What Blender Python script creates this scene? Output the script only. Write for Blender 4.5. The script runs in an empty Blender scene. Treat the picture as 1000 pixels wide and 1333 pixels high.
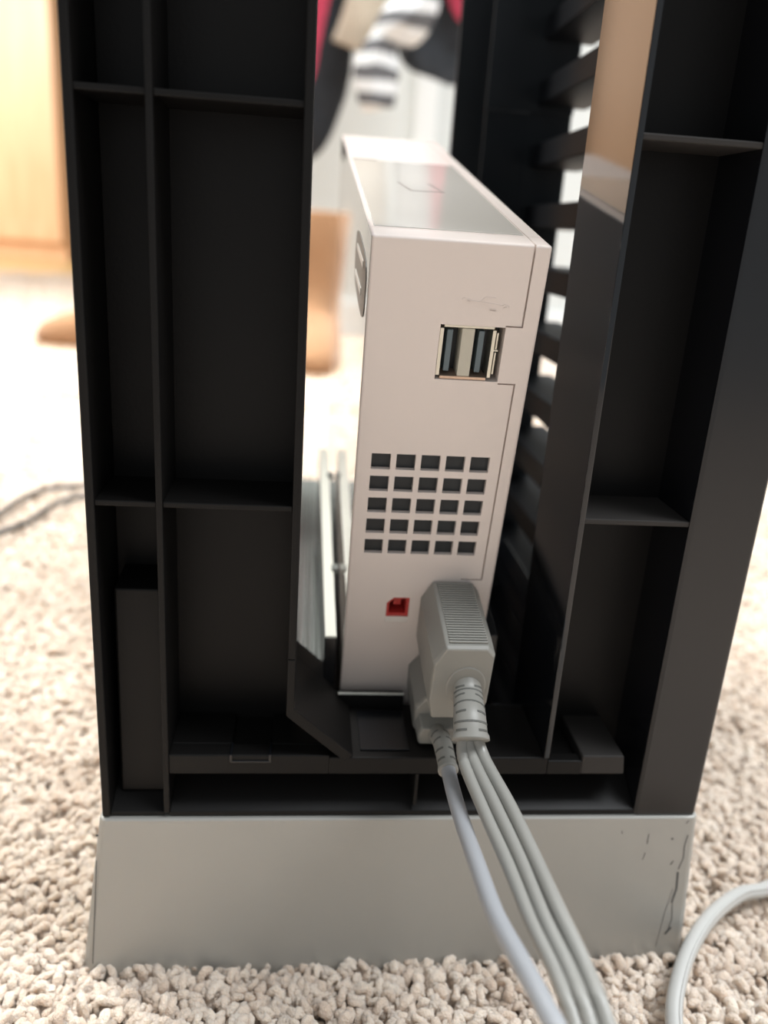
import bpy, bmesh, math, random
from mathutils import Vector, Matrix, noise

random.seed(7)
S = 0.001                      # everything below is written in millimetres
H = 222.0                      # camera height above the carpet backing
sc = bpy.context.scene
col = sc.collection

# ------------------------------------------------------------------ camera
cam_d = bpy.data.cameras.new('camera')
cam = bpy.data.objects.new('camera', cam_d)
col.objects.link(cam)
right = Vector((0.99437326, -0.08445365, 0.06394842))
down = Vector((0.03298464, -0.32681803, -0.94451151))
fwd = Vector((0.10066694, 0.9413063, -0.32219344))
cam.matrix_world = Matrix(((right.x, -down.x, -fwd.x, 0),
                           (right.y, -down.y, -fwd.y, 0),
                           (right.z, -down.z, -fwd.z, H * S),
                           (0, 0, 0, 1)))
cam_d.sensor_fit = 'VERTICAL'
cam_d.sensor_height = 36
cam_d.lens = 36 * 1070 / 1333
cam_d.clip_start = 0.01
cam_d.dof.use_dof = True
cam_d.dof.focus_distance = 0.212
cam_d.dof.aperture_fstop = 7.4
sc.camera = cam

# ------------------------------------------------------------------ world, lights, exposure
w = bpy.data.worlds.new('room_ambient')
sc.world = w
w.use_nodes = True
w.node_tree.nodes['Background'].inputs[0].default_value = (0.93, 0.97, 1.0, 1)
w.node_tree.nodes['Background'].inputs[1].default_value = 0.42


def area(name, loc, target, sx, sy, power, color):
    d = bpy.data.lights.new(name, 'AREA')
    d.shape = 'RECTANGLE'
    d.size, d.size_y = sx, sy
    d.energy = power
    d.color = color
    o = bpy.data.objects.new(name, d)
    col.objects.link(o)
    o.location = loc
    o.rotation_euler = (Vector(target) - Vector(loc)).to_track_quat('-Z', 'Y').to_euler()
    return o


far = area('window_light_far', (-0.75, 1.35, 2.3), (-0.3, 1.2, 0.0), 1.0, 0.9, 25, (1.0, 0.98, 0.94))
far.data.spread = math.radians(70)
area('cabinet_fill_light', (-2.4, 2.6, 1.5), (-1.2, 3.9, 0.7), 1.2, 1.2, 64, (1.0, 0.95, 0.90))  # fill light added to brighten the oak cabinet, not a known window
area('window_light_near', (0.95, 0.2, 2.1), (0.1, 0.3, 0.0), 1.1, 1.1, 58, (0.94, 0.97, 1.0))
sc.view_settings.view_transform = 'Standard'
sc.view_settings.look = 'None'
sc.view_settings.gamma = 1
sc.view_settings.use_curve_mapping = False
sc.view_settings.exposure = 0.25


# ------------------------------------------------------------------ materials
def mat(name, color, rough=0.5, metal=0.0, ior=1.5, var=0.0, var_scale=40, bump=0.0, bump_scale=300,
        coat=0.0, sheen=0.0, rough_var=0.0, spec=0.5):
    m = bpy.data.materials.new(name)
    m.use_nodes = True
    nt = m.node_tree
    b = nt.nodes['Principled BSDF']
    b.inputs['Base Color'].default_value = (*color, 1)
    b.inputs['Roughness'].default_value = rough
    b.inputs['Metallic'].default_value = metal
    b.inputs['IOR'].default_value = ior
    b.inputs['Coat Weight'].default_value = coat
    b.inputs['Coat Roughness'].default_value = 0.05
    b.inputs['Sheen Weight'].default_value = sheen
    b.inputs['Specular IOR Level'].default_value = spec
    tc = nt.nodes.new('ShaderNodeTexCoord')
    if var or rough_var:
        n = nt.nodes.new('ShaderNodeTexNoise')
        n.inputs['Scale'].default_value = var_scale
        n.inputs['Detail'].default_value = 6
        nt.links.new(tc.outputs['Object'], n.inputs['Vector'])
        if var:
            mx = nt.nodes.new('ShaderNodeMixRGB')
            mx.inputs[1].default_value = (*[c * (1 - var) for c in color], 1)
            mx.inputs[2].default_value = (*[min(1, c * (1 + var)) for c in color], 1)
            nt.links.new(n.outputs['Fac'], mx.inputs[0])
            nt.links.new(mx.outputs[0], b.inputs['Base Color'])
        if rough_var:
            mr = nt.nodes.new('ShaderNodeMapRange')
            mr.inputs['To Min'].default_value = max(0, rough - rough_var)
            mr.inputs['To Max'].default_value = rough + rough_var
            nt.links.new(n.outputs['Fac'], mr.inputs['Value'])
            nt.links.new(mr.outputs[0], b.inputs['Roughness'])
    if bump:
        n2 = nt.nodes.new('ShaderNodeTexNoise')
        n2.inputs['Scale'].default_value = bump_scale
        n2.inputs['Detail'].default_value = 4
        nt.links.new(tc.outputs['Object'], n2.inputs['Vector'])
        bp = nt.nodes.new('ShaderNodeBump')
        bp.inputs['Strength'].default_value = bump
        bp.inputs['Distance'].default_value = 0.001
        nt.links.new(n2.outputs['Fac'], bp.inputs['Height'])
        nt.links.new(bp.outputs[0], b.inputs['Normal'])
    return m


def stripe_mat(name, c1, c2, scale, axis='Z', rough=0.9, distort=1.5, soft=0.1):
    m = mat(name, c1, rough)
    nt = m.node_tree
    tc = nt.nodes.new('ShaderNodeTexCoord')
    wv = nt.nodes.new('ShaderNodeTexWave')
    wv.bands_direction = axis
    wv.inputs['Scale'].default_value = scale
    wv.inputs['Distortion'].default_value = distort
    wv.inputs['Detail'].default_value = 2
    cr = nt.nodes.new('ShaderNodeValToRGB')
    cr.color_ramp.elements[0].position = 0.5 - soft
    cr.color_ramp.elements[0].color = (*c1, 1)
    cr.color_ramp.elements[1].position = 0.5 + soft
    cr.color_ramp.elements[1].color = (*c2, 1)
    nt.links.new(tc.outputs['Object'], wv.inputs['Vector'])
    nt.links.new(wv.outputs['Fac'], cr.inputs[0])
    nt.links.new(cr.outputs[0], nt.nodes['Principled BSDF'].inputs['Base Color'])
    return m


def wood_mat(name, c1, c2, rough=0.4):
    m = mat(name, c1, rough)
    nt = m.node_tree
    tc = nt.nodes.new('ShaderNodeTexCoord')
    mp = nt.nodes.new('ShaderNodeMapping')
    mp.inputs['Scale'].default_value = (14, 14, 1.2)
    n = nt.nodes.new('ShaderNodeTexNoise')
    n.inputs['Scale'].default_value = 3
    n.inputs['Detail'].default_value = 8
    cr = nt.nodes.new('ShaderNodeValToRGB')
    cr.color_ramp.elements[0].position = 0.3
    cr.color_ramp.elements[0].color = (*c1, 1)
    cr.color_ramp.elements[1].position = 0.7
    cr.color_ramp.elements[1].color = (*c2, 1)
    nt.links.new(tc.outputs['Object'], mp.inputs['Vector'])
    nt.links.new(mp.outputs[0], n.inputs['Vector'])
    nt.links.new(n.outputs['Fac'], cr.inputs[0])
    nt.links.new(cr.outputs[0], nt.nodes['Principled BSDF'].inputs['Base Color'])
    return m


M = dict(
    black=mat('black_plastic', (0.0062, 0.0057, 0.0054), 0.45, spec=0.2, rough_var=0.1, var_scale=25, bump=0.05, bump_scale=900),
    slat=mat('black_slat_plastic', (0.007, 0.008, 0.010), 0.5, spec=0.07),
    dusty=mat('dusty_black_plastic', (0.022, 0.019, 0.017), 0.7, var=0.3, var_scale=80),
    matte=mat('black_matte_plastic', (0.012, 0.015, 0.018), 0.65, spec=0.2),
    gloss=mat('black_gloss_plastic', (0.006, 0.007, 0.009), 0.07, ior=1.55, rough_var=0.03, var_scale=12),
    semi=mat('black_satin_plastic', (0.006, 0.0065, 0.008), 0.22, rough_var=0.06, var_scale=18),
    silver=mat('silver_painted_plastic', (0.385, 0.378, 0.35), 0.42, metal=0.25, var=0.03, var_scale=60, bump=0.04, bump_scale=2500),
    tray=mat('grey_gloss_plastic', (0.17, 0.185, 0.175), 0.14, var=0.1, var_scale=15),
    pale_sheen=mat('painted_sheen', (0.74, 0.75, 0.68), 0.25),  # pale colour painted in for a glint and a mirrored bright background
    white=mat('white_console_plastic', (0.77, 0.685, 0.635), 0.33, var=0.015, var_scale=30, coat=0.25, bump=0.02, bump_scale=1500),
    white_gloss=mat('white_gloss_plastic', (0.68, 0.63, 0.58), 0.10, ior=1.6, var=0.01, var_scale=20),
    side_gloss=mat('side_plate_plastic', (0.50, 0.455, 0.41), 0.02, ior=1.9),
    flap=mat('flap_plastic', (0.56, 0.53, 0.485), 0.09, ior=1.65),
    seam=mat('seam_shadow_plastic', (0.20, 0.17, 0.155), 0.7),
    dark=mat('port_interior', (0.02, 0.024, 0.028), 0.45, var=0.4, var_scale=200),
    mesh=mat('vent_interior', (0.007, 0.011, 0.014), 0.5, var=0.8, var_scale=120),
    metal=mat('port_metal', (0.62, 0.60, 0.52), 0.3, metal=0.9),
    copper=mat('port_metal_warm', (0.62, 0.45, 0.34), 0.35, metal=0.7),
    ivory=mat('port_divider_plastic', (0.56, 0.53, 0.44), 0.5),
    tongue=mat('port_tongue', (0.11, 0.15, 0.17), 0.4),
    red=mat('red_socket', (0.52, 0.035, 0.03), 0.35),
    red_dark=mat('red_socket_inner', (0.20, 0.012, 0.012), 0.5),
    emblem=mat('emblem_grey', (0.17, 0.165, 0.15), 0.35),
    emblem_light=mat('emblem_silver', (0.75, 0.73, 0.68), 0.3),
    plug=mat('grey_plug_plastic', (0.27, 0.265, 0.24), 0.42, var=0.03, var_scale=80),
    groove=mat('relief_groove', (0.11, 0.11, 0.10), 0.7),
    cord=mat('grey_cord', (0.30, 0.295, 0.27), 0.33, var=0.04, var_scale=90),
    cord_cool=mat('pale_grey_cord', (0.34, 0.35, 0.365), 0.42, var=0.03, var_scale=90),
    scuff=mat('scuff', (0.10, 0.10, 0.095), 0.8),
    cord_light=mat('light_grey_cord', (0.47, 0.465, 0.44), 0.35, var=0.03, var_scale=90),
    cable_dark=mat('black_cord', (0.02, 0.025, 0.03), 0.4),
    carpet=mat('carpet_backing', (0.6, 0.5, 0.42), 1.0, var=0.25, var_scale=160, bump=1.0, bump_scale=160),
    oak=wood_mat('honey_oak', (0.68, 0.40, 0.22), (0.80, 0.52, 0.31)),
    floor_oak=wood_mat('pale_oak_floor', (0.66, 0.44, 0.19), (0.78, 0.55, 0.27), 0.3),
    wall=mat('white_wall_paint', (0.62, 0.645, 0.63), 0.7, var=0.02, var_scale=5, bump=0.1, bump_scale=150),
    trim=mat('white_trim_paint', (0.72, 0.74, 0.73), 0.4),
    suede=mat("tan_suede", (0.31, 0.165, 0.08), 0.95, var=0.15, var_scale=25, bump=0.4, bump_scale=400, sheen=0.2),
    sole=mat('tan_rubber_sole', (0.40, 0.27, 0.17), 0.8),
    black_cloth=mat('black_fleece', (0.016, 0.019, 0.024), 0.95, var=0.4, var_scale=60, bump=0.8, bump_scale=200),
    navy_cloth=mat('charcoal_fleece', (0.028, 0.034, 0.042), 0.95, var=0.5, var_scale=50, bump=0.8, bump_scale=150),
    red_cloth=mat('crimson_cloth', (0.42, 0.035, 0.075), 0.85, var=0.35, var_scale=18),
    knit=stripe_mat('tan_ribbed_knit', (0.36, 0.30, 0.225), (0.47, 0.40, 0.31), 60, 'X', distort=0.6, soft=0.3),
    scarf=stripe_mat('striped_knit', (0.10, 0.10, 0.105), (0.66, 0.67, 0.67), 8.5, 'Z', distort=2.5, soft=0.12),
    rod=mat('chrome_rod', (0.7, 0.7, 0.7), 0.2, metal=1.0),
)


# ------------------------------------------------------------------ helpers
def nbm():
    return bmesh.new()


def box(bm, x0, x1, y0, y1, z0, z1):
    v = [bm.verts.new((x * S, y * S, z * S)) for x in (x0, x1) for y in (y0, y1) for z in (z0, z1)]
    for f in ((0, 1, 3, 2), (4, 6, 7, 5), (0, 4, 5, 1), (2, 3, 7, 6), (0, 2, 6, 4), (1, 5, 7, 3)):
        bm.faces.new([v[i] for i in f])
    return v


def prism(bm, pts, axis, a, b):
    """extrude a 2-D outline (mm) along an axis from a to b"""
    def P(u, v, t):
        return {'x': (t, u, v), 'y': (u, t, v), 'z': (u, v, t)}[axis]
    A = [bm.verts.new([c * S for c in P(u, v, a)]) for u, v in pts]
    B = [bm.verts.new([c * S for c in P(u, v, b)]) for u, v in pts]
    bm.faces.new(A)
    bm.faces.new(B[::-1])
    n = len(pts)
    for i in range(n):
        bm.faces.new((A[i], B[i], B[(i + 1) % n], A[(i + 1) % n]))
    return A + B


def loft(bm, rings, close=True):
    R = [[bm.verts.new([c * S for c in p]) for p in r] for r in rings]
    n = len(R[0])
    for a, b in zip(R, R[1:]):
        for i in range(n):
            bm.faces.new((a[i], a[(i + 1) % n], b[(i + 1) % n], b[i]))
    if close:
        bm.faces.new(R[0][::-1])
        bm.faces.new(R[-1])


def smooth_path(pts, sub=8):
    P = [Vector(p) for p in pts]
    out = []
    for i in range(len(P) - 1):
        p0 = P[max(i - 1, 0)]; p1 = P[i]; p2 = P[i + 1]; p3 = P[min(i + 2, len(P) - 1)]
        for k in range(sub):
            t = k / sub
            out.append(0.5 * ((2 * p1) + (-p0 + p2) * t + (2 * p0 - 5 * p1 + 4 * p2 - p3) * t * t
                              + (-p0 + 3 * p1 - 3 * p2 + p3) * t ** 3))
    out.append(P[-1])
    return out


def frames(path, up):
    out = []
    for i, p in enumerate(path):
        t = (path[min(i + 1, len(path) - 1)] - path[max(i - 1, 0)]).normalized()
        s = t.cross(up)
        if s.length < 1e-5:
            s = t.cross(Vector((1, 0, 0.01)))
        s.normalize()
        out.append((p, s, s.cross(t).normalized()))
    return out


def tube(bm, pts, r, n=14, sub=8, up=Vector((0, 1, 0.3)), rfun=None):
    path = smooth_path(pts, sub) if sub > 1 else [Vector(p) for p in pts]
    rings = []
    m = len(path) - 1
    for i, (p, s, u) in enumerate(frames(path, up)):
        ring = []
        for k in range(n):
            a = 2 * math.pi * k / n
            rx, ry = rfun(i / m, a) if rfun else (r, r)
            ring.append(p + s * (math.cos(a) * rx) + u * (math.sin(a) * ry))
        rings.append(ring)
    loft(bm, rings)


def obj(name, bm, m, parent=None, smooth=False, bevel=0.0, seg=2, local=False):
    bmesh.ops.recalc_face_normals(bm, faces=bm.faces)
    if parent is not None and not local:
        base = Vector((0, 0, 0))
        q = parent
        while q is not None:
            base += q.location
            q = q.parent
        bmesh.ops.translate(bm, verts=bm.verts, vec=-base)
    me = bpy.data.meshes.new(name)
    bm.to_mesh(me)
    bm.free()
    if smooth:
        for p in me.polygons:
            p.use_smooth = True
    for mm in (m if isinstance(m, (list, tuple)) else (m,)):
        me.materials.append(mm)
    o = bpy.data.objects.new(name, me)
    col.objects.link(o)
    if parent is not None:
        o.parent = parent
    if bevel:
        bv = o.modifiers.new('bevel', 'BEVEL')
        bv.width = bevel * S
        bv.segments = seg
        bv.limit_method = 'ANGLE'
        bv.angle_limit = math.radians(40)
    return o


def thing(name, label, cat, loc=(0, 0, 0), group=None):
    o = bpy.data.objects.new(name, None)
    col.objects.link(o)
    o.location = [c * S for c in loc]
    o.empty_display_size = 0.02
    tag(o, label, cat, group)
    return o


def tag(o, label, cat, group=None):
    o['label'] = label
    o['category'] = cat
    if group:
        o['group'] = group
    return o


def struct(name, bm, m, **k):
    o = obj(name, bm, m, **k)
    o['kind'] = 'structure'
    return o


# ------------------------------------------------------------------ large structure
bm = nbm()
box(bm, -1900, 2300, -900, 2900, -20, 0)
floor = struct('floor', bm, M['carpet'])
bm = nbm()
box(bm, -2900, 2300, 2900, 5200, -20, 2)
struct('floor_wood', bm, M['floor_oak'])
bm = nbm()
box(bm, -300, 2300, 1720, 1800, 0, 2400)
struct('wall_back', bm, M['wall'])
bm = nbm()
box(bm, -2900, 2300, 5200, 5260, 0, 2400)
struct('wall_far', bm, M['wall'])
bm = nbm()
box(bm, 190, 232, 1703, 1719.5, 0, 2400)
struct('trim_1', bm, M['trim'], bevel=3)
bm = nbm()
box(bm, -298, 189, 1706, 1719.5, 0, 85)
box(bm, 233, 2300, 1706, 1719.5, 0, 85)
struct('baseboard_back', bm, M['trim'], bevel=3)

# ------------------------------------------------------------------ the rack stand
def Z(z):                      # heights were measured from the camera's height
    return z + H


stand = thing('console_stand', 'tall black plastic game tower on a flared silver base', 'stand', (35, 335, 0))
TOP = 180
# silver base
bm = nbm()
b0 = [(-61, 193.5), (127, 193.5), (127, 492), (-61, 492)]
b1 = [(-54.6, 199.1), (125.0, 199.1), (125.0, 487), (-54.6, 487)]
zs0, zs1 = 3, Z(-163.9)


def inset_ring(q, z, c):
    (xa, ya), (xb, _), (_, yb), _ = q
    return [(xa + c, ya, z), (xb - c, ya, z), (xb, ya + c, z), (xb, yb - c, z), (xb - c, yb, z), (xa + c, yb, z), (xa, yb - c, z), (xa, ya + c, z)]


loft(bm, [inset_ring(b0, zs0, 2.0), inset_ring(b1, zs1, 1.5)])
base = obj('base', bm, M['silver'], stand, bevel=0.6, seg=3)
base['label'] = 'silver grey flared base'
# worn scratches at the base's right corner (thin dark scuffs following the front face)
def on_base(x, z):
    f = (z - zs0) / (zs1 - zs0)
    return Vector((x, 193.5 + 5.6 * f - 0.06, z))


bm = nbm()
def scuff(pts, wd):
    for (x0, z0), (x1, z1) in zip(pts, pts[1:]):
        d = Vector((x1 - x0, 0, z1 - z0)).normalized()
        n = Vector((-d.z, 0, d.x)) * wd / 2
        a, b = on_base(x0, z0), on_base(x1, z1)
        bm.faces.new([bm.verts.new(tuple(c * S for c in q)) for q in (a - n, a + n, b + n, b - n)])


for pts, wd in (([(122.2, 52), (121.6, 48), (121.9, 44), (120.8, 40)], 0.35), ([(120.8, 39), (121.2, 33), (120.3, 28)], 0.7),
                ([(119.9, 33), (118.5, 24), (117.2, 12)], 0.18), ([(120.5, 28), (121.2, 22), (120.2, 17)], 0.3),
                ([(121.4, 19), (119.6, 16.5)], 0.8), ([(117.2, 51), (117.5, 50.4)], 0.6), ([(118.8, 43), (118, 41.6)], 0.4),
                ([(109.6, 52.5), (109.5, 49)], 0.3), ([(109.3, 46), (108.7, 43.5)], 0.25), ([(121.8, 57), (121, 56)], 0.3),
                ([(79.6, 20), (79.2, 16.5), (81, 14.8)], 0.2), ([(-55.4, 45), (-56.2, 30), (-57.3, 10)], 0.3),
                ([(-55, 53.5), (-55.1, 52.8)], 0.7), ([(101, 53.5), (101, 52.6)], 0.3)):
    bm = nbm()
    scuff(pts, wd)
    obj('scuff_mark', bm, M['scuff'], base)

# ---- left rear column (X -54..0, open hollow back)
BY = 222                        # back wall of the hollows
zb = -163.6
bm = nbm()
box(bm, -53.7, -51.4, 200, 236, Z(zb), Z(TOP))                # outer wall
box(bm, -51.6, 0, BY, 236, Z(zb), Z(TOP))                     # back wall of the hollow
prism(bm, [(-2.2, 200), (0, 200), (0, BY + 1), (-2.2, BY + 1)], 'z', Z(-112), Z(TOP))
left = obj('column', bm, M['black'], stand, bevel=0.4)
bm = nbm()
box(bm, -36.4, -34.7, 200, BY + .5, Z(zb + 1), Z(TOP))
obj('rib', bm, M['black'], left, bevel=0.3)
for z in (-69.5, 24.6, 118):
    for xa, xb in ((-51.6, -36.3), (-34.8, -2.1)):
        bm = nbm()
        box(bm, xa, xb, 200.6, BY + .5, Z(z), Z(z + 1.5))
        obj('shelf', bm, M['black'], left, bevel=0.3)
bm = nbm()
prism(bm, [(206.5, Z(zb + 4)), (BY + .5, Z(zb + 4)), (BY + .5, Z(-94)), (208, Z(-95.5))], 'x', -49.5, -36.3)
obj('panel', bm, M['black'], left, bevel=0.6)

# gusset that slopes from the column into the deck
bm = nbm()
g = [(-2.2, -112), (0, -112), (0, -127.5), (17.3, -142.7), (14.6, -144.6), (-2.2, -129.8)]
prism(bm, [(x, Z(z)) for x, z in g], 'y', 200, 230)
g2 = [(-2.2, -112), (0, -112), (0, -127.5), (12.8, -138.8), (12.8, -143.2), (-2.2, -129.8)]
prism(bm, [(x, Z(z)) for x, z in g2], 'y', 229.9, 241)
obj('gusset', bm, M['black'], stand, bevel=0.3)

# ---- right rear column
bm = nbm()
box(bm, 73.6, 75.2, 200, 238, Z(-143.5), Z(TOP))              # tunnel side wall
right_col = obj('column', bm, M['gloss'], stand, bevel=0.3)
bm = nbm()
box(bm, 75.1, 104.4, BY, 236, Z(zb), Z(TOP))
obj('panel', bm, M['black'], right_col)
bm = nbm()
prism(bm, [(104.3, 200.4), (105.4, 200.0), (123.3, 200.0), (124.1, 200.8), (124.1, 236), (104.3, 236)], 'z', Z(zb), Z(TOP))
obj('side_panel', bm, M['semi'], right_col, bevel=0.3)
for z in (-70.2, 23.8, 118):
    bm = nbm()
    box(bm, 75.1, 104.4, 200.6, BY + .5, Z(z), Z(z + 1.5))
    obj('shelf', bm, M['dusty'], right_col, bevel=0.3)
bm = nbm()
prism(bm, [(85.4, Z(-149.2)), (99.0, Z(-149.2)), (98.2, Z(-142.9)), (85.4, Z(-142.9))], 'y', 200.4, BY + .5)
obj('block', bm, M['dusty'], right_col, bevel=0.5)

# ---- cross beam, lip and deck
bm = nbm()
box(bm, -34.8, 10.5, 200.3, 206, Z(-149.2), Z(-142.9))
box(bm, -34.8, -17.5, 206, BY + .5, Z(-146), Z(-142.9))
box(bm, -6.2, 10.5, 206, BY + .5, Z(-146), Z(-142.9))
box(bm, -17.6, -6.1, 206, BY + .5, Z(-146), Z(-144.4))
box(bm, 10.4, 75, 200.3, 229, Z(-149.2), Z(-143.5))
box(bm, 75, 85.5, 200.3, 204.5, Z(-149.2), Z(-144.6))
box(bm, 75, 85.5, 204.5, 222, Z(-149.2), Z(-146.4))
beam = obj('cross_beam', bm, M['black'], stand, bevel=0.4)
for xa, xb in ((-17.8, -17.0), (-6.8, -6.0)):
    bm = nbm()
    box(bm, xa, xb, 199.9, 206, Z(-145), Z(-142.4))
    obj('clip', bm, M['semi'], beam, bevel=0.2)
bm = nbm()
box(bm, -17.8, -6.0, 199.9, 200.6, Z(-145.2), Z(-144.5))
obj('clip', bm, M['semi'], beam, bevel=0.2)
bm = nbm()
prism(bm, [(200.3, Z(zb)), (231.5, Z(zb)), (231.5, Z(-152.5)), (212, Z(-155.5)), (200.3, Z(-162.2))], 'x', -34.8, 104.4)
obj('lip', bm, M['black'], stand, bevel=0.3)
bm = nbm()
prism(bm, [(200.5, Z(zb)), (BY, Z(zb)), (BY, Z(-152)), (212, Z(-158)), (200.5, Z(-162.4))], 'x', -51.5, -36.3)
obj('lip', bm, M['black'], left, bevel=0.3)
bm = nbm()
box(bm, 35.9, 36.9, 200.2, 230, Z(-160), Z(-149))
obj('rib', bm, M['black'], stand, bevel=0.2)
# deck of the tunnel with a pit for the console
bm = nbm()
box(bm, -54, 104, 229, 478, Z(zb), Z(-160.2))
deck = obj('deck', bm, M['gloss'], stand, bevel=0.3)
for q in ((64.2, 104, 229, 478, Z(-149), Z(-143.4)), (13.2, 64, 450, 478, Z(-160), Z(-143.4))):
    bm = nbm()
    box(bm, *q)
    obj('deck_plate', bm, M['gloss'], stand, bevel=0.3)
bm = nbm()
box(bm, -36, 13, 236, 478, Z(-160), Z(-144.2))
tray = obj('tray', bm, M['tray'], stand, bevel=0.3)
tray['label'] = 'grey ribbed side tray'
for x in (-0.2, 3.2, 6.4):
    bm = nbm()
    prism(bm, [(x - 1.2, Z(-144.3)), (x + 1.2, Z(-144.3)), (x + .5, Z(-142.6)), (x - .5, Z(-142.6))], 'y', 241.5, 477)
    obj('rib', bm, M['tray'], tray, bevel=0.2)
# lip in front of the console
bm = nbm()
box(bm, 13.6, 34.5, 226.2, 228.6, Z(-143.4), Z(-138.4))
front_lip = obj('lip', bm, M['black'], stand, bevel=0.35)
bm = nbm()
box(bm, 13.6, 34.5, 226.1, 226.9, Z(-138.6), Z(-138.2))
obj('lip_glint', bm, M['pale_sheen'], front_lip)['label'] = 'pale strip standing in for a glint'  # the glint along the lip is painted as a pale strip
bm = nbm()
box(bm, 19.5, 34, 203.5, 224, Z(-143.4), Z(-142.9))
obj('panel', bm, M['semi'], stand, bevel=0.15)
# cradle rails tilted with the console
T = math.radians(11.18)
for i, (xa, xb, xfa, xfb, zn) in enumerate(((8.8, 12.5, 7.4, 11.4, -121.2), (60.6, 64, 60.6, 64, -119.4))):
    bm = nbm()
    L = 132
    n0 = [(xa, 231, Z(-143)), (xb, 231, Z(-143)), (xb, 231, Z(zn)), (xa, 231, Z(zn))]
    dz = L * math.sin(T)
    n1 = [(xfa, 231 + L, Z(-143)), (xfb, 231 + L, Z(-143)), (xfb, 231 + L, Z(zn) + dz), (xfa, 231 + L, Z(zn) + dz)]
    loft(bm, [n0, n1])
    rail = obj('cradle_rail', bm, M['semi'], stand, bevel=0.3)
    if i == 0:
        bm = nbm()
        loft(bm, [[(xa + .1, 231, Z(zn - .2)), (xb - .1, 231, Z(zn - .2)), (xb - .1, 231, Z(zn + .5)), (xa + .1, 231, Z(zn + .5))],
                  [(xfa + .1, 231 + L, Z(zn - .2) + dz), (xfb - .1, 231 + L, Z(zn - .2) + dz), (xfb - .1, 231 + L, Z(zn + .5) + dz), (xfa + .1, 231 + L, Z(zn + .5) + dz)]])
        obj('rail_sheen', bm, M['pale_sheen'], rail)['label'] = 'pale top strip standing in for a reflection'  # bright background mirrored in the black rail, painted as a pale strip
        for f in (0.27, 0.8):
            yy = 231 + L * f
            x0 = xb + (xfb - xb) * f
            bm = nbm()
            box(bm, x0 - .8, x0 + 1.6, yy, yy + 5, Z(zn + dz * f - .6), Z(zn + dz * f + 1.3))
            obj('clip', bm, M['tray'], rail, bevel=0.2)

# ---- front columns
bm = nbm()
box(bm, 79.2, 121, 416.5, 418, Z(57), Z(TOP))
box(bm, 79.8, 121, 418.5, 420, Z(-160), Z(57))
box(bm, 100, 121, 418, 425, Z(-160), Z(TOP))
fr = obj('column', bm, M['matte'], stand, bevel=0.4)
bm = nbm()
box(bm, 104, 106, 424, 474, Z(-160), Z(TOP))
obj('panel', bm, M['matte'], fr)
bm = nbm()
box(bm, 73.2, 124.1, 474, 478, Z(-160), Z(TOP))
obj('panel', bm, M['matte'], fr, bevel=0.4)
bm = nbm()
box(bm, -53.7, -37, 420, 478, Z(-160), Z(TOP))
obj('column', bm, M['semi'], stand, bevel=0.8)
# ---- the game-case slats
for k in range(-3, 9):
    zt = 70.1 - 27.0 * k
    for xa, xb in ((103.6, 127.2),):
        bm = nbm()
        box(bm, xa, xb, 235.5, 419.5 if xa > 0 else 421, Z(zt - 10.0), Z(zt))
        obj('slat', bm, M['slat'], stand, bevel=0.4)
# ------------------------------------------------------------------ the game console
con = thing('game_console', 'off-white game console standing upright in the black tower, ports facing us', 'console',
            (14.5, 204.1, Z(-0.8)))
con.rotation_euler = (T, 0, math.radians(0.35))
PX, PY, PZ = 14.5, 204.1, Z(-0.8)


def cut(o, cutter_bm, name='cutter'):
    """real recesses: an exact boolean, baked into the mesh"""
    bmesh.ops.recalc_face_normals(cutter_bm, faces=cutter_bm.faces)
    cm = bpy.data.meshes.new(name)
    cutter_bm.to_mesh(cm)
    cutter_bm.free()
    c = bpy.data.objects.new(name, cm)
    col.objects.link(c)
    c.parent = o.parent
    md = o.modifiers.new('cut', 'BOOLEAN')
    md.operation = 'DIFFERENCE'
    md.solver = 'EXACT'
    md.use_self = True
    md.object = c
    bpy.context.view_layer.update()
    dg = bpy.context.evaluated_depsgraph_get()
    me = bpy.data.meshes.new_from_object(o.evaluated_get(dg))
    o.modifiers.clear()
    o.data = me
    bpy.data.objects.remove(c)
    bpy.data.meshes.remove(cm)


def lb(bm, u0, u1, d0, d1, v0, v1):            # box in console coordinates: across, depth, down
    return box(bm, u0, u1, d0, d1, -v1, -v0)


bm = nbm()
lb(bm, 0, 44, 0, 215.4, 0, 157)
body = obj('body', bm, [M['white'], M['side_gloss']], con, bevel=0.7, seg=3, local=True)
cb = nbm()
VP = 6.86
for i in range(5):
    for j in range(5):
        lb(cb, 4.2 + i * VP, 4.2 + i * VP + 5.3, -1, 8, 57.2 + j * VP, 57.2 + j * VP + 4.8)
lb(cb, 18.9, 35.6, -1, 9, 20.6, 35.2)                                   # USB bay
prism(cb, [(14.4, -105.2), (19.3, -105.2), (19.3, -112.4), (12.4, -112.4), (12.4, -107.2)], 'y', -1, 9)
cut(body, cb)
cb = nbm()
for q in ((39.5, 40.0, -1, 1.2, -1, 20.2), (35.5, 40.0, -1, 1.2, 20.1, 20.5), (35.7, 40.5, -1, 1.2, 35.5, 35.9),
          (40.0, 40.5, -1, 1.2, 35.6, 98.1), (34, 40.5, -1, 1.2, 97.8, 98.2),
          (0.6, 45, 9.4, 9.7, -1, .8), (-1, 10.5, 134.8, 135.2, -1, .8), (39.6, 39.9, -1, 216, -1, .5)):
    lb(cb, *q)
cut(body, cb)
cb = nbm()
prism(cb, [(-2, -1.5), (1.3, 1.8), (-2, 2)], 'y', -1, 217)
cut(body, cb)
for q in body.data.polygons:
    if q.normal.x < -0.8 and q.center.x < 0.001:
        q.material_index = 1          # the glossy side plate
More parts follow.
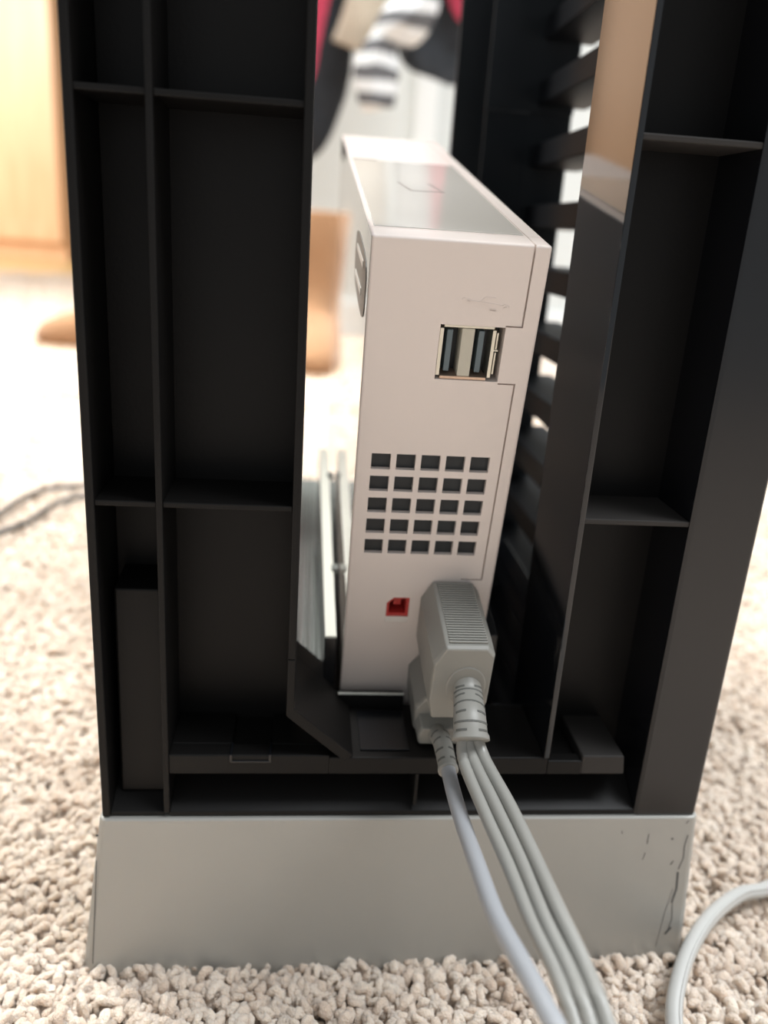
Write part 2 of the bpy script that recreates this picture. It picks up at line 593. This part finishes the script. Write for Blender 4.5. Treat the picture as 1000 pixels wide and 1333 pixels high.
# dark seams seen in the recesses of the flap's corner
for a, b in (((13.8, 83.5), (16.6, 67.5)), ((16.6, 67.5), (26.8, 68.5)), ((26.8, 68.5), (24, 84)), ((0.8, 134.9), (10.5, 134.9))):
    d = Vector((b[0] - a[0], b[1] - a[1])).normalized()
    n = Vector((-d.y, d.x)) * .4
    bm = nbm()
    prism(bm, [(a[0] - n.x, a[1] - n.y), (b[0] - n.x, b[1] - n.y), (b[0] + n.x, b[1] + n.y), (a[0] + n.x, a[1] + n.y)], 'z', -.2, .27)
    obj('flap_seam', bm, M['seam'], body, local=True)
# the top flap as its own slightly proud door
bm = nbm()
lb(bm, 1.2, 39.2, 10.6, 133.8, -0.22, 0.5)
obj('flap_door', bm, M['flap'], con, bevel=0.2, local=True)
# vents
bm = nbm()
lb(bm, 3, 39, 1.5, 7.9, 56, 91)
obj('vent_backing', bm, M['mesh'], con, local=True)
# usb port
usb = obj('usb_port', (lambda b: (lb(b, 18.95, 35.55, 6.5, 8.8, 20.65, 35.15), b)[1])(nbm()), M['dark'], con, local=True)
bm = nbm()
lb(bm, 19.0, 20.0, .4, 6.6, 21.6, 34.2)
lb(bm, 20.0, 32.9, .4, 6.6, 20.7, 21.35)
lb(bm, 32.6, 33.5, .4, 6.6, 21.6, 34.3)
obj('port_frame', bm, M['metal'], usb, bevel=0.1, local=True)
bm = nbm()
lb(bm, 20.2, 32.4, .4, 6.6, 34.3, 35.1)
obj('port_frame', bm, M['copper'], usb, bevel=0.1, local=True)
bm = nbm()
lb(bm, 24.7, 28.0, .6, 6.6, 21.5, 34.3)
obj('divider', bm, M['ivory'], usb, bevel=0.2, local=True)
for u in (21.1, 29.3):
    bm = nbm()
    lb(bm, u, u + 1.5, 1.6, 6.6, 22.3, 33.4)
    obj('tongue', bm, M['tongue'], usb, bevel=0.15, local=True)
bm = nbm()
lb(bm, 33.9, 34.4, 1.2, 6.6, 22.4, 26.8)
lb(bm, 33.9, 34.4, 1.2, 6.6, 27.6, 33.6)
lb(bm, 33.5, 34.8, 1.2, 6.6, 26.9, 27.4)
obj('latch', bm, M['metal'], usb, bevel=0.1, local=True)
# red socket
bm = nbm()
prism(bm, [(14.5, -105.3), (19.2, -105.3), (19.2, -112.3), (12.5, -112.3), (12.5, -107.2)], 'y', 6, 8.9)
sock = obj('red_socket', bm, M['red_dark'], con, local=True)
sock['label'] = 'small red cable socket'
bm = nbm()
out_ = [(14.5, -105.25), (19.25, -105.25), (19.25, -112.35), (12.45, -112.35), (12.45, -107.2)]
inn_ = [(14.9, -105.9), (18.3, -105.9), (18.3, -111.2), (13.2, -111.2), (13.2, -107.4)]
A = [bm.verts.new((u * S, 0.4 * S, v * S)) for u, v in out_]
B = [bm.verts.new((u * S, 0.4 * S, v * S)) for u, v in inn_]
C2 = [bm.verts.new((u * S, 6.2 * S, v * S)) for u, v in inn_]
for i in range(5):
    k = (i + 1) % 5
    bm.faces.new((A[i], A[k], B[k], B[i]))
    bm.faces.new((B[i], B[k], C2[k], C2[i]))
obj('socket_rim', bm, M['red'], sock, local=True)
bm = nbm()
lb(bm, 14.6, 17.0, 2.0, 6.4, 106.3, 109.2)
lb(bm, 15.5, 16.1, 1.8, 2.2, 108.2, 108.7)
obj('socket_key', bm, M['red'], sock, bevel=0.15, local=True)
bm = nbm()
prism(bm, [(-0.0, -112.5), (0.6, -112.5), (0.6, -114.2), (-0.25, -114.2)], 'x', 12.3, 19.2)
obj('socket_ledge', bm, M['white_gloss'], con, local=True)
# raised trident mark over the usb port and faint raised marks over the sockets
bm = nbm()
def mark(pts, wd):
    for (a0, b0_), (a1, b1_) in zip(pts, pts[1:]):
        d = Vector((a1 - a0, b1_ - b0_)).normalized()
        n = Vector((-d.y, d.x)) * wd / 2
        prism(bm, [(a0 - n.x, -(b0_ - n.y)), (a1 - n.x, -(b1_ - n.y)), (a1 + n.x, -(b1_ + n.y)), (a0 + n.x, -(b0_ + n.y))], 'y', -0.13, .2)


mark([(24.6, 14.2), (34.6, 15.2)], .3)
mark([(23.6, 13.9), (25.6, 14.4)], .8)
mark([(28, 14.5), (29.4, 13.2), (32, 13.4)], .28)
mark([(29.2, 14.8), (30.4, 16.2), (32.3, 16.4)], .28)
mark([(30.8, 16.3), (32.4, 16.4)], .8)
mark([(34.2, 14.8), (35.6, 15.3), (34.2, 15.7)], .35)
obj('raised_symbol', bm, M['white'], con, local=True)
# emblem on the left face
bm = nbm()
pts = []
for k in range(28):
    a = 2 * math.pi * k / 28
    c, s_ = math.cos(a), math.sin(a)
    e = 0.55
    pts.append((32 + 24.5 * math.copysign(abs(c) ** e, c), -(16.6 + 8.3 * math.copysign(abs(s_) ** e, s_))))
prism(bm, pts, 'x', -0.18, .4)
emb = obj('emblem', bm, M['emblem'], con, local=True)
emb['label'] = 'dark grey rounded emblem with two pale strokes'
bm = nbm()
for (d0, v0, d1, v1) in ((47.2, 12.2, 18.5, 10.6), (49.6, 20.2, 21, 18.4)):
    prism(bm, [(d0, -v0), (d1, -v1), (d1, -(v1 + 1.9)), (d0, -(v0 + 1.5))], 'x', -0.4, -.1)
obj('emblem_stroke', bm, M['emblem_light'], emb, local=True)

# ------------------------------------------------------------------ the two plugs and their cords
ey = Vector((0, math.cos(T), math.sin(T)))
ez = Vector((0, -math.sin(T), math.cos(T)))
P0 = Vector((PX, PY, PZ))


def Wc(u, out, v):
    return P0 + Vector((u, 0, 0)) - ey * out - ez * v


def plug_loft(bm, sections):
    loft(bm, [[Wc(u, o, v) for u, v in outline] for o, outline in sections])


AV = [(25.4, 98.9), (37.2, 98.9), (39.4, 101.5), (39.4, 119), (37.4, 125), (23.9, 125), (22.4, 119), (22.4, 104.8)]


def scale_outline(o, f, cu, cv):
    return [(cu + (u - cu) * f, cv + (v - cv) * f) for u, v in o]


av = thing('av_cable', 'grey three-core video cable with ribbed plug, upper of the two plugs', 'cable', tuple(Wc(31, 15, 125)))
bm = nbm()
plug_loft(bm, [(0.2, AV), (24, AV), (29.5, scale_outline(AV, .985, 31, 112)), (30.6, scale_outline(AV, .94, 31, 112))])
obj('plug_body', bm, M['plug'], av, bevel=0.35)
bm = nbm()
for k in range(25):
    o0 = 1.2 + k * 1.12
    a = [Wc(26.6, o0, 98.95), Wc(37.1, o0, 98.95), Wc(37.1, o0, 98.5), Wc(26.6, o0, 98.5)]
    b = [Wc(26.6, o0 + .62, 98.95), Wc(37.1, o0 + .62, 98.95), Wc(37.1, o0 + .62, 98.55), Wc(26.6, o0 + .62, 98.55)]
    loft(bm, [a, b])
obj('grip_ridges', bm, M['plug'], av)
# oval boss on the front face
bm = nbm()
rings = []
for o_, f in ((30.0, 1.0), (30.7, 1.0), (30.95, .95)):
    rings.append([Wc(32.3 + 5.6 * f * math.cos(2 * math.pi * k / 24), o_, 112.5 + 7 * f * math.sin(2 * math.pi * k / 24)) for k in range(24)])
loft(bm, rings)
obj('boss', bm, M['plug'], av, smooth=False, bevel=0.2)
# strain relief
relief_pts = [Wc(32.6, 29, 111.5), Wc(32.7, 33, 113.5) , Vector((46.4, 185.8, Z(-120.4))), Vector((46.2, 181.2, Z(-124.4)))]
bm = nbm()


def rf(t, a):
    w_ = 3.75 + .95 * t
    if t > .90:
        w_ += .45
    return (3.3 + .5 * t, w_)


UPX = Vector((1, 0, 0))
tube(bm, relief_pts, 3.4, n=20, sub=8, up=UPX, rfun=rf)
rel = obj('strain_relief', bm, M['plug'], av, smooth=True)
path = smooth_path(relief_pts, 8)
fr_ = frames(path, UPX)
bm = nbm()
idx = [6, 8.5, 11, 13.5, 16, 18.5, 20.6]
for q, f in enumerate(idx):
    i0 = int(f)
    t = f / (len(path) - 1)
    p, s, u = fr_[i0]
    p = p.lerp(path[i0 + 1], f - i0)
    tang = s.cross(u)
    ry, rx = rf(t, 0)
    spans = ((0.15, 0.39), (0.61, 0.85)) if q % 2 == 0 else ((0.08, 0.92),)
    for a0, a1 in spans:
        rings = []
        for k in range(11):
            a = math.pi * (a0 + (a1 - a0) * k / 10)
            # arcs on the upper/outer side of the relief (towards the viewer)
            dirv = u * math.cos(a) * rx + s * math.sin(a) * ry
            c0 = p + dirv * 1.012
            rr = .28
            n1 = dirv.normalized()
            rings.append([c0 - tang * rr - n1 * .3, c0 + tang * rr - n1 * .3, c0 + tang * rr + n1 * .03, c0 - tang * rr + n1 * .03])
        loft(bm, rings)
obj('relief_groove', bm, M['groove'], rel)


def cord_obj(name, pts, r, m, parent, n=14, sub=8):
    bm = nbm()
    tube(bm, pts, r, n=n, sub=sub)
    return obj(name, bm, m, parent, smooth=True)


cores = (
    [(50.3, 179.2, -128), (53, 162.5, -129.5), (54.9, 146.1, -130.2), (56.3, 129.9, -130.6), (58.3, 118, -132.5), (59.4, 108.5, -134.6)],
    [(46.9, 180.0, -128.3), (50.0, 162.4, -130.6), (52.2, 146, -131.6), (53.5, 129.9, -132.3), (55.4, 118.2, -133.6), (56.4, 109, -135.4)],
    [(44.3, 179.8, -128.9), (47.2, 162.3, -131.8), (49.3, 146.4, -132.8), (50.9, 130.2, -133.6), (52.8, 119.4, -134.6), (53.9, 109.8, -136.4)],
)
for pts in cores:
    pts = [(46.2 + (pts[0][0] - 47) * .42, 185, -121.9)] + [(47.3 + (q[0] - 47.6) * (.86 if i == 0 else 1), q[1], q[2]) for i, q in enumerate(pts)]
    x, y, z = pts[-1]
    pts = pts + [(x + 3, 92, -146), (x + 9, 66, -180), (x + 18, 30, -205), (x + 40, -40, -208), (x + 110, -160, -208)]
    cord_obj('core', [(a, b, Z(c)) for a, b, c in pts], 1.64, M['cord'], av)

PWR = [(24.2, 126.6), (38.4, 126.6), (38.4, 139.4), (21.4, 139.4), (21.2, 131)]
pw = thing('power_cable', 'grey power cable with pale cord, plugged in below the ribbed video plug', 'cable', tuple(Wc(30, 10, 140.5)))
bm = nbm()
plug_loft(bm, [(0.2, PWR), (19, PWR), (20, scale_outline(PWR, .96, 30, 134))])
obj('plug_body', bm, M['plug'], pw, bevel=0.4)
bm = nbm()
PW2 = [(22.6, 133), (37.2, 133), (37.2, 139.6), (22.0, 139.6), (21.6, 136)]
plug_loft(bm, [(18, PW2), (25, scale_outline(PW2, .97, 30, 137)), (26, scale_outline(PW2, .92, 30, 137))])
obj('plug_collar', bm, M['plug'], pw, bevel=0.4)
rp = [Wc(27.6, 23, 136.8), Vector((42.3, 197.5, Z(-136.6))), Vector((42.6, 187.5, Z(-138.6)))]
bm = nbm()
tube(bm, rp, 2.5, n=18, sub=8, up=UPX, rfun=lambda t, a: ((2.9 - .35 * t + (.3 if t > .9 else 0)),) * 2)
rel2 = obj('strain_relief', bm, M['plug'], pw, smooth=True)
path = smooth_path(rp, 8)
fr2 = frames(path, UPX)
bm = nbm()
for f in (6, 8.5, 11, 13.2):
    i0 = int(f)
    p, s, u = fr2[i0]
    p = p.lerp(path[i0 + 1], f - i0)
    tang = s.cross(u)
    r_ = 2.95 - .35 * f / 16
    for a0, a1 in ((0.12, 0.42), (0.6, 0.95)):
        rings = []
        for k in range(9):
            a = math.pi * (a0 + (a1 - a0) * k / 8)
            dirv = (u * math.cos(a) + s * math.sin(a)) * r_
            n1 = dirv.normalized()
            c0 = p + dirv
            rings.append([c0 - tang * .3 - n1 * .3, c0 + tang * .3 - n1 * .3, c0 + tang * .3 + n1 * .04, c0 - tang * .3 + n1 * .04])
        loft(bm, rings)
obj('relief_groove', bm, M['groove'], rel2)
pp = [(42.6, 189, -138.3), (42.4, 180, -138.2), (42.4, 166.3, -137.3), (42.7, 147.9, -135.1), (43.4, 132.3, -133.7), (45.5, 119.8, -132.6),
      (47.4, 109.8, -132.2), (49.3, 101, -134), (50, 86, -146), (48, 62, -180), (44, 32, -206), (36, -40, -209), (20, -160, -209)]
cord_obj('cord', [(a, b, Z(c)) for a, b, c in pp], 2.05, M['cord_cool'], pw)

# grey cable looping over the carpet beside the base (with its moulded ridge)
lp = thing('cable_loop', 'pale grey cable curving over the carpet at the right of the base', 'cable', (140, 200, 8))
lpts = [(300, 262, -209), (240, 250, -208.5), (196, 230, -208), (166.7, 215.7, -207.5), (153.4, 211.2, -206), (138.5, 201.2, -204.5),
        (126.0, 189.5, -204.5), (116.5, 177.3, -205), (110, 165, -206.5), (106.5, 148, -208), (108, 110, -209), (130, 40, -209), (190, -60, -209)]
lpts = [(a, b, Z(c)) for a, b, c in lpts]
cord_obj('cord', lpts, 2.5, M['cord_light'], lp)
bm = nbm()
lp_path = smooth_path(lpts, 8)
tube(bm, [p + Vector((1.1, -.95, 1.85)) for p in lp_path], 0.62, n=8, sub=1)
obj('ridge', bm, M['cord_light'], lp, smooth=True)

# dark cable loop far left
dk = thing('dark_cable', 'thin dark cable lying in a loop on the bright carpet at left', 'cable', (-195, 590, 8))
cord_obj('cord', [(a, b, Z(c + 2.2)) for a, b, c in [(-240, 470, -211), (-222, 535, -209), (-211.8, 568.8, -208), (-206.9, 604, -208), (-196, 630, -208),
         (-174.2, 640, -208), (-140, 646, -209), (-112, 640, -210), (-118, 628, -210), (-150, 622, -209), (-166.8, 614, -208), (-181.5, 592, -208),
         (-187.5, 557, -208), (-199.2, 532.1, -208), (-226, 498, -210), (-260, 430, -211)]], 2.2, M['cable_dark'], dk)

# ------------------------------------------------------------------ things far behind
def boot(label, x, y, ang):
    t = thing('ankle_boot', label, 'boot', (x, y, 6), 'tan boots on the carpet')
    def ell(z, rx, ry, cy, e=0.85):
        r_ = []
        for k in range(32):
            a = 2 * math.pi * k / 32
            c, s_ = math.cos(a), math.sin(a)
            px = rx * math.copysign(abs(c) ** e, c)
            py = cy + ry * math.copysign(abs(s_) ** e, s_)
            r_.append((px, py, z))
        return r_
    bm = nbm()
    loft(bm, [ell(12, 44, 132, -72), ell(26, 48, 136, -74), ell(44, 48, 130, -70), ell(60, 45, 112, -56), ell(72, 42, 92, -38), ell(84, 41, 70, -18),
              ell(98, 42, 56, -4), ell(130, 45, 52, 0), ell(180, 49, 54, 0), ell(236, 53, 57, 0), ell(240, 51, 55, 0), ell(239, 47, 51, 0), ell(150, 41, 46, 0)])
    obj('upper', bm, M['suede'], t, smooth=True, local=True)
    bm = nbm()
    loft(bm, [ell(0, 47, 136, -73), ell(3, 50, 139, -74), ell(14, 49.5, 138, -74)])
    obj('sole', bm, M['sole'], t, smooth=True, local=True)
    t.rotation_euler = (0, 0, ang)


boot('tan suede ankle boot standing behind the white console', 3, 1400, math.radians(3))
boot('tan boot whose toe peeks out at the far left of the tower', -225, 1405, math.radians(-82))

cab = thing('oak_cabinet', 'honey oak cabinet with framed door far behind at left', 'cabinet', (-1240, 4080, 2))
ca = math.radians(-16)


def cabbox(name, x0, x1, y0, y1, z0, z1, m, parent, bev=3):
    bm = nbm()
    box(bm, x0, x1, y0, y1, z0, z1)
    return obj(name, bm, m, parent, bevel=bev, local=True)


cabbox('body', -900, 150, 0, 420, 60, 1900, M['oak'], cab)
cabbox('plinth', -880, 140, 14, 400, 0, 62, M['oak'], cab)
for x0 in (-880, -365):
    bm = nbm()
    x1 = x0 + 505
    box(bm, x0, x0 + 70, -22, -1, 75, 1880)
    box(bm, x1 - 70, x1, -22, -1, 75, 1880)
    box(bm, x0 + 70, x1 - 70, -22, -1, 75, 150)
    box(bm, x0 + 70, x1 - 70, -22, -1, 1800, 1880)
    dr = obj('door', bm, M['oak'], cab, bevel=5, local=True)
    cabbox('panel', x0 + 70, x1 - 70, -12, -2, 150, 1800, M['oak'], dr, 2)
    cabbox('handle', x1 - 45 if x0 < -500 else x0 + 30, x1 - 30 if x0 < -500 else x0 + 45, -45, -22, 900, 1030, M['metal'], dr, 3)
cab.rotation_euler = (0, 0, ca)

# hanging clothes
rail_y = 1445
bm = nbm()
tube(bm, [(-290, rail_y, 1000), (500, rail_y, 1000), (1300, rail_y, 1000)], 12, n=16, sub=2, up=Vector((0, 0, 1)))
tag(obj('closet_rod', bm, M['rod'], smooth=True), 'metal clothes rod hanging above the clothes, out of view', 'rod')


def garment(name, label, m, pts, rx, ry, folds, amp, seed, n=40, taper=None, up=Vector((0, 1, 0))):
    ph = seed * 1.7
    def f(t, a):
        k = 1 + amp * math.sin(folds * a + ph + 3 * t) + amp * .6 * math.sin((folds * 2 + 1) * a - ph * 2 + 5 * t)
        tp = taper(t) if taper else 1
        return rx * k * tp, ry * k * tp
    bm = nbm()
    tube(bm, pts, rx, n=n, sub=10, up=up, rfun=f)
    for v in bm.verts:
        q = v.co * 18 + Vector((seed * 3.1, 0, 0))
        v.co += noise.noise_vector(q) * 0.006
    o = obj(name, bm, m, smooth=True)
    tag(o, label, 'clothing', 'clothes hanging behind the tower')
    return o


garment('black_coat', 'black fleece garment hanging at the left side of the gap', M['black_cloth'],
        [(8, 1462, 985), (5, 1462, 720), (2, 1462, 560), (-6, 1462, 420), (-22, 1462, 325)], 58, 26, 5, .08, 1,
        taper=lambda t: 1.0 - .72 * max(0, (t - .72) / .28) ** 1.6)
garment('tan_sweater', 'tan ribbed knit sleeve hanging between black garments', M['knit'],
        [(120, 1408, 985), (105, 1408, 760), (92, 1408, 620), (76, 1408, 540), (57, 1408, 480)], 33, 13, 4, .04, 2)
garment('striped_scarf', 'white and black striped knit scarf dangling above the console', M['scarf'],
        [(187, 1366, 985), (175, 1366, 700), (162, 1366, 580), (137, 1366, 528), (102, 1366, 492), (87, 1366, 452), (92, 1366, 396)], 26, 16, 3, .14, 3,
        taper=lambda t: 0.7 + .45 * abs(math.sin(9 * t)))
garment('charcoal_jacket', 'charcoal fluffy garment hanging at the right of the scarf', M['navy_cloth'],
        [(225, 1442, 985), (217, 1442, 720), (207, 1442, 600), (196, 1442, 520), (190, 1442, 455)], 64, 16, 6, .10, 4,
        taper=lambda t: 1.0 - .45 * max(0, (t - .8) / .2) ** 2)
garment('crimson_top', 'crimson red top hanging at the right of the striped scarf', M['red_cloth'],
        [(240, 1396, 985), (238, 1396, 760), (232, 1396, 650), (230, 1396, 580), (238, 1396, 530)], 44, 9, 5, .10, 5,
        taper=lambda t: 1.0 - .5 * max(0, (t - .7) / .3))
garment('red_sleeve', 'narrow red sleeve hanging at the left edge of the gap', M['red_cloth'],
        [(-2, 1385, 985), (-2, 1385, 700), (0, 1385, 560), (-4, 1385, 490), (-10, 1385, 425)], 17, 12, 3, .08, 6,
        taper=lambda t: 1.0 - .85 * max(0, (t - .55) / .45))

# ------------------------------------------------------------------ carpet pile (nobody could count it)
def make_tuft(seed):
    rnd = random.Random(seed)
    bm = nbm()
    az, l1 = rnd.uniform(0, 6.28), rnd.uniform(2.0, 3.6)
    cx, cy = math.cos(az), math.sin(az)
    kx = rnd.uniform(-1.4, 1.4)
    hgt = rnd.uniform(5.2, 7.4)
    pts = [(0, 0, 0), (cx * .6, cy * .6, hgt * .5), (cx * 1.9 - cy * kx * .4, cy * 1.9 + cx * kx * .4, hgt * .92),
           (cx * (1.9 + l1 * .6) - cy * kx, cy * (1.9 + l1 * .6) + cx * kx, hgt * rnd.uniform(.82, 1.05))]
    path = smooth_path(pts, 3)
    rings = []
    m = len(path) - 1
    fr = frames(path, Vector((cy, -cx, 0.15)))
    R0 = rnd.uniform(0.85, 1.3)
    for i, (p, s, u) in enumerate(fr):
        t = i / m
        r_ = R0 * (.75 + .35 * math.sin(t * 2.4)) * (1 + .10 * math.sin(9 * t + seed))
        tw = t * 4.0
        rings.append([p + (s * math.cos(2 * math.pi * k / 8) + u * math.sin(2 * math.pi * k / 8)) * r_
                      * (1 + .22 * math.cos(2 * (2 * math.pi * k / 8 - tw))) for k in range(8)])
    p, s, u = fr[-1]
    tg = (Vector(path[-1]) - Vector(path[-2])).normalized()
    for f, d in ((.72, .6), (.3, .95)):
        rings.append([p + tg * d + (s * math.cos(2 * math.pi * k / 8) + u * math.sin(2 * math.pi * k / 8)) * R0 * f for k in range(8)])
    loft(bm, rings)
    for v in bm.verts:
        q = v.co * 900 + Vector((seed * 5.3, 0, 0))
        v.co += noise.noise_vector(q) * 0.00045 + noise.noise_vector(q * .35) * 0.0006
    bmesh.ops.recalc_face_normals(bm, faces=bm.faces)
    me = bpy.data.meshes.new('tuft')
    bm.to_mesh(me)
    bm.free()
    for q in me.polygons:
        q.use_smooth = True
    me.materials.append(pile_mat)
    return bpy.data.objects.new('tuft', me)


pile_mat = mat('beige_pile', (0.60, 0.485, 0.40), 0.95, sheen=0.3, bump=1.0, bump_scale=1800)
pile_mat.node_tree.nodes['Principled BSDF'].inputs['Subsurface Weight'].default_value = 0.45
pile_mat.node_tree.nodes['Principled BSDF'].inputs['Subsurface Scale'].default_value = 0.003
pile_mat.node_tree.nodes['Principled BSDF'].inputs['Subsurface Radius'].default_value = (1, .85, .7)
nt = pile_mat.node_tree
at = nt.nodes.new('ShaderNodeAttribute')
at.attribute_type = 'INSTANCER'
at.attribute_name = 'shade'
cr = nt.nodes.new('ShaderNodeValToRGB')
cr.color_ramp.elements[0].color = (0.63, 0.495, 0.39, 1)
cr.color_ramp.elements[1].color = (0.87, 0.735, 0.61, 1)
nt.links.new(at.outputs['Fac'], cr.inputs[0])
nt.links.new(cr.outputs[0], nt.nodes['Principled BSDF'].inputs['Base Color'])

pts, rots, scl, shd = [], [], [], []


def scatter(y0, y1, step, xl, xr, size):
    rnd = random.Random(int(y0))
    y = y0
    while y < y1:
        x = xl(y)
        while x < xr(y):
            px, py = x + rnd.uniform(-.45, .45) * step, y + rnd.uniform(-.45, .45) * step
            x += step
            if -57 < px < 128 and 196 < py < 489:
                continue
            pts.append((px * S, py * S, 0.0003))
            cl = noise.noise(Vector((px * .03, py * .03, 0)))
            lean = 0.35 + 0.25 * cl
            az = 2.5 * noise.noise(Vector((px * .02, py * .02, 7))) + rnd.uniform(-1.2, 1.2)
            rots.append((lean * rnd.uniform(.2, 1.6) * math.cos(az), lean * rnd.uniform(.2, 1.6) * math.sin(az), rnd.uniform(0, 6.28)))
            scl.append(size * rnd.uniform(.8, 1.22))
            shd.append(min(1, max(0, .5 + .45 * noise.noise(Vector((px * .05, py * .05, 3))) + rnd.uniform(-.28, .28))))
        y += step


scatter(60, 520, 2.0, lambda y: -.50 * y - 60, lambda y: .72 * y + 60, 1.12)
scatter(520, 1000, 3.1, lambda y: -.50 * y - 60, lambda y: .72 * y + 30, 1.35)
scatter(1000, 1705, 5.2, lambda y: -.46 * y - 40, lambda y: .1 * y + 60, 1.9)
scatter(1705, 2890, 10, lambda y: -.46 * y - 40, lambda y: -.2 * y, 2.6)
pm = bpy.data.meshes.new('carpet_pile')
pm.from_pydata(pts, [], [])
for nm, ty, data in (('rot', 'FLOAT_VECTOR', rots), ('size', 'FLOAT', scl), ('shade', 'FLOAT', shd)):
    a = pm.attributes.new(nm, ty, 'POINT')
    if ty == 'FLOAT':
        a.data.foreach_set('value', data)
    else:
        a.data.foreach_set('vector', [c for v in data for c in v])
pile = bpy.data.objects.new('carpet_pile', pm)
col.objects.link(pile)
pile['kind'] = 'stuff'
tag(pile, 'beige tufted carpet pile around the silver base', 'carpet')
ng = bpy.data.node_groups.new('pile_nodes', 'GeometryNodeTree')
ng.interface.new_socket('Geometry', in_out='INPUT', socket_type='NodeSocketGeometry')
ng.interface.new_socket('Geometry', in_out='OUTPUT', socket_type='NodeSocketGeometry')
N, Lk = ng.nodes, ng.links
gi, go = N.new('NodeGroupInput'), N.new('NodeGroupOutput')
join = N.new('GeometryNodeGeometryToInstance')
for k in range(14):
    tf = make_tuft(k + 11)
    oi = N.new('GeometryNodeObjectInfo')
    oi.inputs['Object'].default_value = tf
    oi.inputs['As Instance'].default_value = True
    Lk.new(oi.outputs['Geometry'], join.inputs[0])
# every socket of a multi-input becomes its own instance to pick from
iop = N.new('GeometryNodeInstanceOnPoints')
iop.inputs['Pick Instance'].default_value = True


def named(nm, ty):
    n = N.new('GeometryNodeInputNamedAttribute')
    n.data_type = ty
    n.inputs['Name'].default_value = nm
    return n.outputs['Attribute']


Lk.new(gi.outputs[0], iop.inputs['Points'])
Lk.new(join.outputs[0], iop.inputs['Instance'])
e2r = N.new('FunctionNodeEulerToRotation')
Lk.new(named('rot', 'FLOAT_VECTOR'), e2r.inputs[0])
Lk.new(e2r.outputs[0], iop.inputs['Rotation'])
Lk.new(named('size', 'FLOAT'), iop.inputs['Scale'])
Lk.new(iop.outputs[0], go.inputs[0])
md = pile.modifiers.new('pile', 'NODES')
md.node_group = ng
print('tufts', len(pts))
